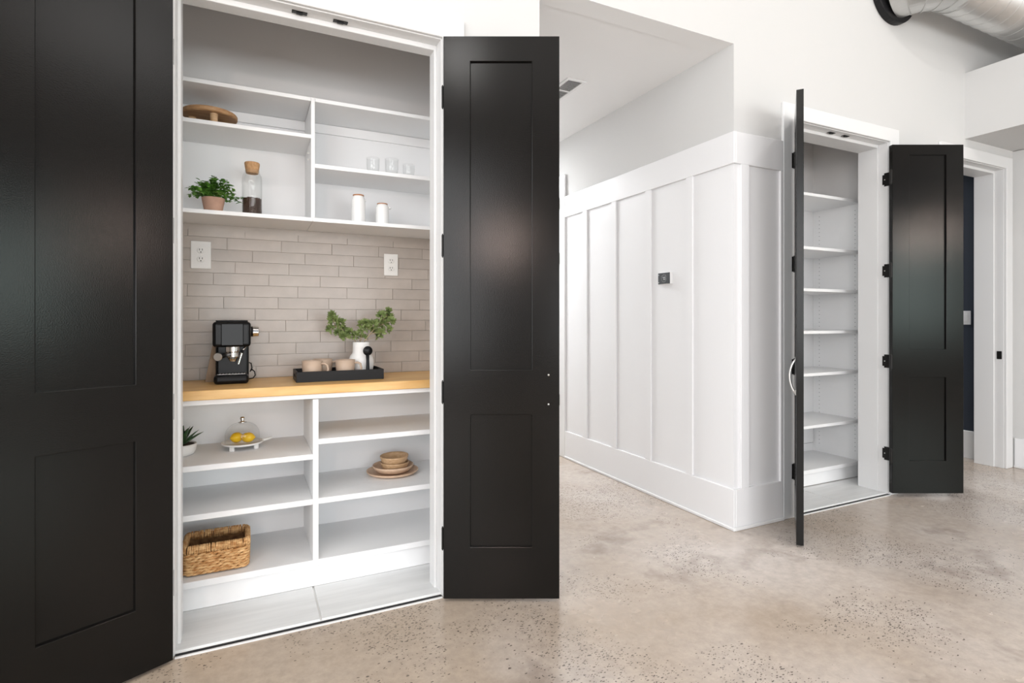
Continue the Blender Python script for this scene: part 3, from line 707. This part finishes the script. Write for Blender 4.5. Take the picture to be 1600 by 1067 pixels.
# branches
def needle_cluster(bm, c, size, d, n=34):
    d = Vector(d).normalized()
    for i in range(n):
        v = Vector((random.gauss(0, 1), random.gauss(0, .8), random.gauss(0, 1))).normalized()
        v = (v*.85+d*.55).normalized()
        L = size*random.uniform(.65, 1.05); s = v.cross(Vector((random.random(), random.random(), random.random()))).normalized()*size*.20
        b0 = c+v*size*.1
        m_ = c+v*L*.6; nn = v.cross(s).normalized()*size*.05
        a0 = bm.verts.new(b0); a1 = bm.verts.new(m_+s+nn); a2 = bm.verts.new(c+v*L); a3 = bm.verts.new(m_-s+nn)
        bm.faces.new([a0, a1, a2]); bm.faces.new([a0, a2, a3])
def zp(x, y, Y): return P(x/7.622+450, y/7.622+470, Y)
BR = [('green leafy branch leaning left out of the white vase', (-.018, 0), [(525, 165, 42), (535, 225, 58), (622, 265, 58), (515, 335, 52), (592, 378, 42), (655, 340, 50), (685, 440, 60), (735, 375, 45), (640, 400, 40)], [(800, 470), (740, 415), (650, 340), (560, 300), (525, 190)]),
      ('short green sprig in the middle of the white vase', (0, .01), [(880, 285, 52), (930, 265, 46), (935, 325, 46), (865, 370, 36), (900, 440, 42), (805, 415, 48)], [(860, 480), (875, 400), (900, 330), (905, 275)]),
      ('green leafy branch leaning right out of the white vase', (.018, 0), [(1020, 290, 62), (1025, 360, 50), (1115, 180, 56), (1190, 125, 46), (1190, 195, 62), (1225, 245, 52), (1140, 285, 62), (1205, 340, 44), (1105, 385, 52), (1080, 430, 44), (1060, 260, 44)], [(910, 480), (970, 400), (1040, 320), (1130, 230), (1190, 150)])]
for lab, (ox, oy), cls, st in BR:
    rt = thing('leafy_branch', lab, 'branch', (vx+ox, vy+oy, .96))
    pts = [Vector((vx+ox, vy+oy, .962))]+[zp(x, y, vy+oy+random.uniform(-.01, .01)) for x, y in st]
    bm = NB(); tube(bm, pts, [.0022]*len(pts), 6)
    cs = []
    for x, y, r in cls:
        c = zp(x, y, vy+random.uniform(-.035, .03)); cs.append((c, r))
        near = min(pts[1:], key=lambda p: (p-c).length); lower = [p for p in pts[1:] if p.z < c.z-.006] or [pts[1]]
        q = min(lower, key=lambda p: (p-c).length); tube(bm, [q, (q+c)/2+Vector((0, 0, .004)), c], .0012, 5)
    obj('stem', bm, 'stem', rt, world=True, smooth=True)
    for c, r in cs:
        bm = NB(); needle_cluster(bm, c, r/7.622/860*2.8*1.5, c-pts[0], 52)
        obj('leaf_cluster', bm, 'leaf2', rt, world=True)

# ------------------------------------------------------------------ upper shelf objects
# potted herb
zs0 = 1.6922
ph_ = thing('potted_herb', 'bushy green herb in a terracotta pot on the upper shelf', 'plant', (-.140, 2.835, zs0))
obj('pot', lathe([(0, 0), (.034, 0), (.0355, .002), (.0475, .066), (.0475, .069), (.0445, .069), (.043, .062), (0, .06)], 32), 'terra', ph_, smooth=False, bevel=0)
for p in ph_.children[0].data.polygons: p.use_smooth = True
obj('soil', lathe([(0, .0625), (.043, .0622), (.043, .058), (0, .058)], 24), 'soil', ph_)
bm = NB(); bs = NB()
def leafq(bm, c, d, up, L, W):
    d = d.normalized(); s = d.cross(up).normalized(); u = s.cross(d).normalized()
    p = [c, c+d*L*.30+s*W*.8+u*L*.06, c+d*L*.68+s*W*.7+u*L*.02, c+d*L-u*L*.12, c+d*L*.68-s*W*.7+u*L*.02, c+d*L*.30-s*W*.8+u*L*.06, c+d*L*.5-u*L*.04]
    v = [bm.verts.new(q) for q in p]
    for a, b in ((0, 1), (1, 2), (2, 3), (3, 4), (4, 5), (5, 0)): bm.faces.new([v[a], v[b], v[6]])
for i in range(58):
    a = random.uniform(0, 2*PI); r = math.sqrt(random.random())
    tip = Vector((math.cos(a)*r*.10+.004, math.sin(a)*r*.085, .168-.075*r*r+random.uniform(-.035, .008)))
    if i % 5 == 0: tip = Vector((math.cos(a)*.112, math.sin(a)*.09, .05+random.random()*.05))
    b0 = Vector((math.cos(a)*.02*r, math.sin(a)*.02*r, .062)); mid = (b0+tip)/2+Vector((0, 0, .018))
    tube(bs, [b0, mid, tip], .0009, 4)
    for k in range(14):
        u = .3+.7*k/13; c = b0*(1-u)**2+mid*2*u*(1-u)+tip*u*u
        c = b0.lerp(mid, u*2) if u < .5 else mid.lerp(tip, u*2-1)
        d = Vector((math.cos(a+random.gauss(0, 1.1)), math.sin(a+random.gauss(0, 1.1)), random.uniform(-.4, .6)))
        leafq(bm, c, d, Vector((0, 0, 1)), random.uniform(.014, .024), random.uniform(.008, .0115))
obj('stems', bs, 'leaf', ph_, kind='stuff'); obj('foliage', bm, 'leaf', ph_, kind='stuff')
# coffee bean jar
jr = thing('glass_jar', 'clear glass bottle of coffee beans with a round wooden stopper', 'jar', (.019, 2.845, zs0))
obj('glass_body', lathe([(0, .001), (.042, .001), (.0435, .004), (.0435, .175), (.041, .19), (.034, .202), (.0325, .212), (.0325, .216), (.030, .216), (.030, .204), (.0385, .19), (.041, .175), (.041, .006), (0, .005)], 36), 'glass', jr, smooth=True)
obj('stopper', lathe([(0, .202), (.026, .202), (.028, .21), (.0325, .242), (.033, .248), (.031, .252), (0, .253)], 32), 'cork', jr, bevel=0)
bm = lathe([(0, .0055), (.0400, .0055), (.0400, .080), (.03, .084), (.012, .083), (0, .082)], 30)
bc = obj('coffee_beans', bm, 'beans', jr, kind='stuff')
bm = NB()
for i in range(420):
    a = random.uniform(0, 2*PI); top = i > 300
    r = .0392 if not top else .038*math.sqrt(random.random()); zz = random.uniform(.009, .08) if not top else .084
    v = bmesh.ops.create_icosphere(bm, subdivisions=1, radius=.0042)['verts']
    mt = Matrix.Translation((r*math.cos(a), r*math.sin(a), zz)) @ Matrix.Rotation(random.uniform(0, 3), 4, Vector((random.random(), random.random(), random.random())).normalized()) @ Matrix.Diagonal((.45 if not top else .9, .65, 1, 1))
    for q in v: q.co = mt @ q.co
    for q in v:
        rr_ = math.hypot(q.co.x, q.co.y)
        if rr_ > .0407: q.co.x *= .0407/rr_; q.co.y *= .0407/rr_
obj('bean_pile', bm, 'beans', jr, kind='stuff', smooth=True)
# wooden riser
wr = thing('wooden_riser', 'round brown wooden riser with stub feet on the upper left shelf', 'riser', (-.155, 2.87, 2.0825))
obj('top', lathe([(0, .050), (.108, .050), (.113, .054), (.114, .066), (.111, .071), (0, .071)], 44), 'wood', wr)
for k in range(3):
    a = math.radians(-75+120*k)
    obj('foot', lathe([(0, 0), (.012, 0), (.015, .01), (.016, .050), (0, .050)], 16, (.075*math.cos(a), .075*math.sin(a), 0)), 'wood2', wr)
# glasses on a thin tray
gt = tag(obj('glass_tray', B(-.145, .145, -.045, .06, 0, .004), 'traydark', bevel=.0015, seg=1), 'thin dark tray under the glasses on the right shelf', 'tray'); gt.location = (.675, 2.80, 1.9473)
gprof = [(0, 0), (.026, 0), (.0285, .003), (.0315, .03), (.0325, .078), (.0315, .0785), (.0307, .077), (.0298, .03), (.0265, .007), (0, .006)]
def tumbler(x, y, s, h, label):
    g = obj('drinking_glass', lathe([(r*s, zz*h) for r, zz in gprof], 32), 'glass', smooth=True); g.location = (x, y, 1.9515)
    tag(g, label, 'glass', 'clear glasses on the right shelf')
tumbler(.572, 2.815, 1.0, .98, 'clear glass at the left end of the thin tray')
tumbler(.664, 2.802, 1.05, 1.02, 'tallest clear glass in the middle of the thin tray')
tumbler(.757, 2.820, .95, .86, 'shortest clear glass at the right end of the thin tray')
# canisters
def canister(x, y, r, h, label, spout):
    c = thing('canister', label, 'canister', (x, y, zs0), group='white ceramic canisters')
    obj('body', lathe([(0, 0), (r*.97, 0), (r, .003), (r*.97, h*.80), (r*.90, h*.88), (r*.78, h*.93), (r*.76, h*.955), (0, h*.955)], 36), 'ceramic', c, smooth=True)
    obj('lid', lathe([(0, h*.955), (r*.76, h*.955), (r*.79, h*.965), (r*.79, h), (r*.72, h+.001), (0, h+.001)], 32), 'rimbrown', c, label='brown wooden lid')
    bm = NB(); tube(bm, [(r*.80, 0, h*.80), (r*1.12, -.003, h*.84), (r*1.32, -.004, h*.80)] if spout else [(r*.88, 0, h*.82), (r*1.0, 0, h*.85), (r*1.02, 0, h*.80)], [.009, .007, .004] if spout else [.008, .006, .004], 10)
    obj('spout', bm, 'ceramic', c, smooth=True)
canister(.5025, 2.83, .0345, .146, 'taller white ceramic canister on the right upper shelf', False)
canister(.622, 2.83, .0335, .113, 'shorter white ceramic canister with a small spout', True)

# ------------------------------------------------------------------ lower shelf objects
zl = .6112
al = thing('potted_succulent', 'spiky dark green succulent in a round white bowl cut by the jamb', 'plant', (-.272, 2.835, zl))
obj('bowl', lathe([(0, 0), (.045, 0), (.056, .005), (.064, .020), (.067, .038), (.067, .050), (.064, .051), (.061, .046), (0, .044)], 36), 'ceramicm', al, smooth=True)
obj('soil', lathe([(0, .047), (.059, .0465), (.059, .042), (0, .042)], 24), 'soil', al)
for k in range(19):
    a = k*2.4+.35; el = math.radians(20+58*(k/19.0)); L = .100-.020*(k/19)
    bm = NB(); d = Vector((math.cos(a)*math.cos(el), math.sin(a)*math.cos(el), math.sin(el))); s = d.cross(Vector((0, 0, 1))).normalized(); u = s.cross(d).normalized()
    b0 = Vector((math.cos(a)*.008, math.sin(a)*.008, .046)); rings = []
    for i, (q, wd) in enumerate(((0, .012), (.25, .0175), (.5, .0155), (.75, .0095), (1, .0006))):
        c = b0+d*L*q+u*(.012*math.sin(q*PI*.6)); rings.append([bm.verts.new(c+s*wd), bm.verts.new(c-u*wd*.5), bm.verts.new(c-s*wd), bm.verts.new(c+u*wd*.15)])
    for A, Bq in zip(rings, rings[1:]):
        for i in range(4): bm.faces.new([A[i], A[(i+1) % 4], Bq[(i+1) % 4], Bq[i]])
    obj('leaf', bm, 'aloe', al, smooth=True)
# cake stand with cloche and lemons
px_, py_ = -.022, 2.872
cs_ = thing('footed_plate', 'white round footed plate with a stick handle under the lemons', 'plate', (px_, py_, zl))
obj('plate', lathe([(0, .019), (.077, .019), (.088, .023), (.091, .030), (.088, .031), (.082, .026), (0, .025)], 44), 'ceramic', cs_, smooth=True)
for a in (-125, -38, 60, 140):
    a = math.radians(a); bm = NB(); box(bm, -.010, .010, -.006, .006, 0, .022)
    xf(bm, Matrix.Translation((.074*math.cos(a), .074*math.sin(a), 0)) @ Matrix.Rotation(a+PI/2, 4, 'Z')); obj('foot', bm, 'ceramic', cs_, bevel=.002)
bm = NB(); tube(bm, [(.084, .0, .027), (.108, .006, .032), (.128, .012, .036)], [.0065, .0055, .006], 10); obj('handle', bm, 'ceramic', cs_, smooth=True)
cb = thing('glass_cloche', 'clear glass dome with a knob covering the lemons', 'cloche', (px_+.0, py_, zl+.0265))
prof = [(.074, .0)]
for i in range(1, 13):
    a = PI/2*i/12; prof.append((.074*math.cos(a)**.8 if i < 12 else .006, .034+.060*math.sin(a)))
prof += [(.005, .098), (.007, .102), (.0105, .110), (.0085, .118), (0, .120)]
obj('dome', lathe(prof, 40), 'glass', cb, smooth=True)
obj('knob', lathe([(0, .0945), (.020, .0945), (.009, .098), (.0065, .102), (.0112, .110), (.009, .118), (0, .120)], 24), 'chrome', cb, smooth=True, label='small metallic knob')
for (lx, ly, rz, lab) in ((-.024, .012, .5, 'yellow lemon at the left under the glass dome'), (.024, -.010, -.2, 'yellow lemon at the right under the glass dome')):
    prof = []
    for i in range(17):
        a = -PI/2+PI*i/16; r = .0235*math.cos(a); zz = .028*math.sin(a)
        if i in (0, 16): zz *= 1.17; r = 0
        elif i in (1, 15): zz *= 1.10; r = .004
        prof.append((r, zz))
    bm = lathe(prof, 24); xf(bm, Matrix.Rotation(rz, 4, 'Z') @ Matrix.Rotation(PI/2, 4, 'Y'))
    l_ = tag(obj('lemon', bm, 'lemon', smooth=True), lab, 'lemon', 'lemons under the glass dome'); l_.location = (px_+lx, py_+ly, zl+.0255+.0235)
# wooden dishes
wx, wy, wz = .684, 2.868, .4102
def dish(name, prof, m, lab, cat, z, dx=0, dy=0, tilt=0, group=None):
    o = tag(obj(name, lathe(prof, 48), m, smooth=True), lab, cat, group); o.location = (wx+dx, wy+dy, z); o.rotation_euler = (0, tilt, .4); return o
dish('wooden_plate', [(0, 0), (.100, 0), (.122, .006), (.132, .014), (.133, .0185), (.130, .0195), (.122, .013), (.10, .007), (0, .006)], 'platewood', 'wide pale wooden plate at the bottom of the dish stack', 'plate', wz)
dish('wooden_dish', [(0, 0), (.055, 0), (.085, .010), (.102, .028), (.1055, .038), (.103, .040), (.098, .030), (.08, .014), (0, .007)], 'platewood', 'shallow wooden dish in the middle of the stack', 'bowl', wz+.0065, dx=.002, dy=-.002)
sb = [(0, 0), (.045, 0), (.056, .004), (.066, .018), (.0725, .038), (.0735, .044), (.071, .046), (.066, .034), (.05, .012), (0, .009)]
dish('wooden_bowl', sb, 'wood2', 'lower of the two small wooden bowls on the dish stack', 'bowl', wz+.0145, dx=.012, group='small wooden bowls')
dish('wooden_bowl', sb, 'wood2', 'topmost small wooden bowl of the dish stack', 'bowl', wz+.0475, dx=.010, tilt=-.03, group='small wooden bowls')
# basket
bx0, bx1, by0, by1, bz, bh = -.246, .006, 2.645, 2.835, .1372, .128
bk = thing('wicker_basket', 'rectangular woven seagrass basket on the bottom pantry shelf', 'basket', ((bx0+bx1)/2, (by0+by1)/2, bz))
hx, hy = (bx1-bx0)/2-.010, (by1-by0)/2-.010; cr = .022
def per(u, grow=0.0):
    a, b = hx+grow, hy+grow; Lx, Ly, Lc = 2*(a-cr), 2*(b-cr), PI/2*cr; tot = 2*Lx+2*Ly+4*Lc; s = (u % 1)*tot
    segs = [(Lx, 'l', (-a+cr, -b), (1, 0)), (Lc, 'c', (a-cr, -b+cr), -90), (Ly, 'l', (a, -b+cr), (0, 1)), (Lc, 'c', (a-cr, b-cr), 0),
            (Lx, 'l', (a-cr, b), (-1, 0)), (Lc, 'c', (-a+cr, b-cr), 90), (Ly, 'l', (-a, b-cr), (0, -1)), (Lc, 'c', (-a+cr, -b+cr), 180)]
    for L, k, p, d in segs:
        if s <= L or (k == 'c' and p == (-a+cr, -b+cr)):
            if k == 'l': return Vector((p[0]+d[0]*s, p[1]+d[1]*s, 0)), Vector((d[1], -d[0], 0))
            t_ = math.radians(d)+s/cr; return Vector((p[0]+cr*math.cos(t_), p[1]+cr*math.sin(t_), 0)), Vector((math.cos(t_), math.sin(t_), 0))
        s -= L
# inner wall and bottom
bm = NB(); N = 60
rg = []
for zz, g in ((.0, -.004), (bh-.006, .003), (bh-.006, -.002), (.006, -.009)):
    rg.append([bm.verts.new(per(i/N, g)[0]+Vector((0, 0, zz))) for i in range(N)])
for A, Bq in zip(rg, rg[1:]):
    for i in range(N): bm.faces.new([A[i], A[(i+1) % N], Bq[(i+1) % N], Bq[i]])
bm.faces.new(rg[0]); bm.faces.new(rg[3])
obj('inner_wall', bm, 'strawd', bk)
bm = NB(); rows = 8; zrow = (bh-.040)/rows
for r_ in range(rows):
    nn = 30
    for k in range(nn):
        u0 = (k+.5*(r_ % 2)+random.uniform(-.15, .15))/nn; sgn = 1
        pts = []; rad = []
        for q in range(6):
            t_ = q/5; p, nr = per(u0+(t_-.5)*1.75/nn, .002+.004*r_/rows); pp = p+nr*(.001+.0045*math.sin(PI*t_)); pp.z = .006+zrow*(r_+.5)+sgn*(t_-.5)*zrow*.9
            pts.append(pp); rad.append(.0011+.0044*math.sin(PI*t_)**.7*random.uniform(.85, 1.1))
        tube(bm, pts, rad, 6)
obj('weave', bm, 'straw', bk, smooth=True, kind='stuff')
bm = NB()
for k in range(138):
    u = (k+random.uniform(-.25, .25))/138; p, nr = per(u, .004); p2, _ = per(u+random.uniform(-.4, .4)/138, .004)
    R1 = random.uniform(.0027, .0039)
    pts = [p+nr*.004+Vector((0, 0, bh-.036)), p+nr*.009+Vector((0, 0, bh-.024)), p2+nr*.0075+Vector((0, 0, bh-.006)), p2+nr*.001+Vector((0, 0, bh)), p2-nr*.0075+Vector((0, 0, bh-.008)), p-nr*.008+Vector((0, 0, bh-.034))]
    tube(bm, pts, [R1*.7, R1, R1*1.05, R1, R1, R1*.7], 6)
obj('rim_wrap', bm, 'straw', bk, smooth=True, kind='stuff')

# ------------------------------------------------------------------ pendant lamp behind the camera (reflected in the black doors)
for lx, ly, lz, lab in ((-1.2, -2.2, 2.23, 'warm glass globe pendant lamp hanging behind the camera'), (5.3, -3.65, 2.5, 'warm glass globe pendant lamp hanging far to the right behind the camera')):
    pd = thing('pendant_lamp', lab, 'lamp', (lx, ly, 0))
    bm = NB(); bmesh.ops.create_uvsphere(bm, u_segments=24, v_segments=16, radius=.11); xf(bm, Matrix.Translation((0, 0, lz))); obj('globe', bm, 'lampglow', pd, smooth=True)
    bm = NB(); tube(bm, [(0, 0, lz+.11), (0, 0, 5.0)], .006, 8); obj('cord', bm, 'blackmatte', pd)
    obj('canopy', lathe([(0, 4.97), (.07, 4.97), (.07, 5.0), (0, 5.0)], 24), 'blackmatte', pd)
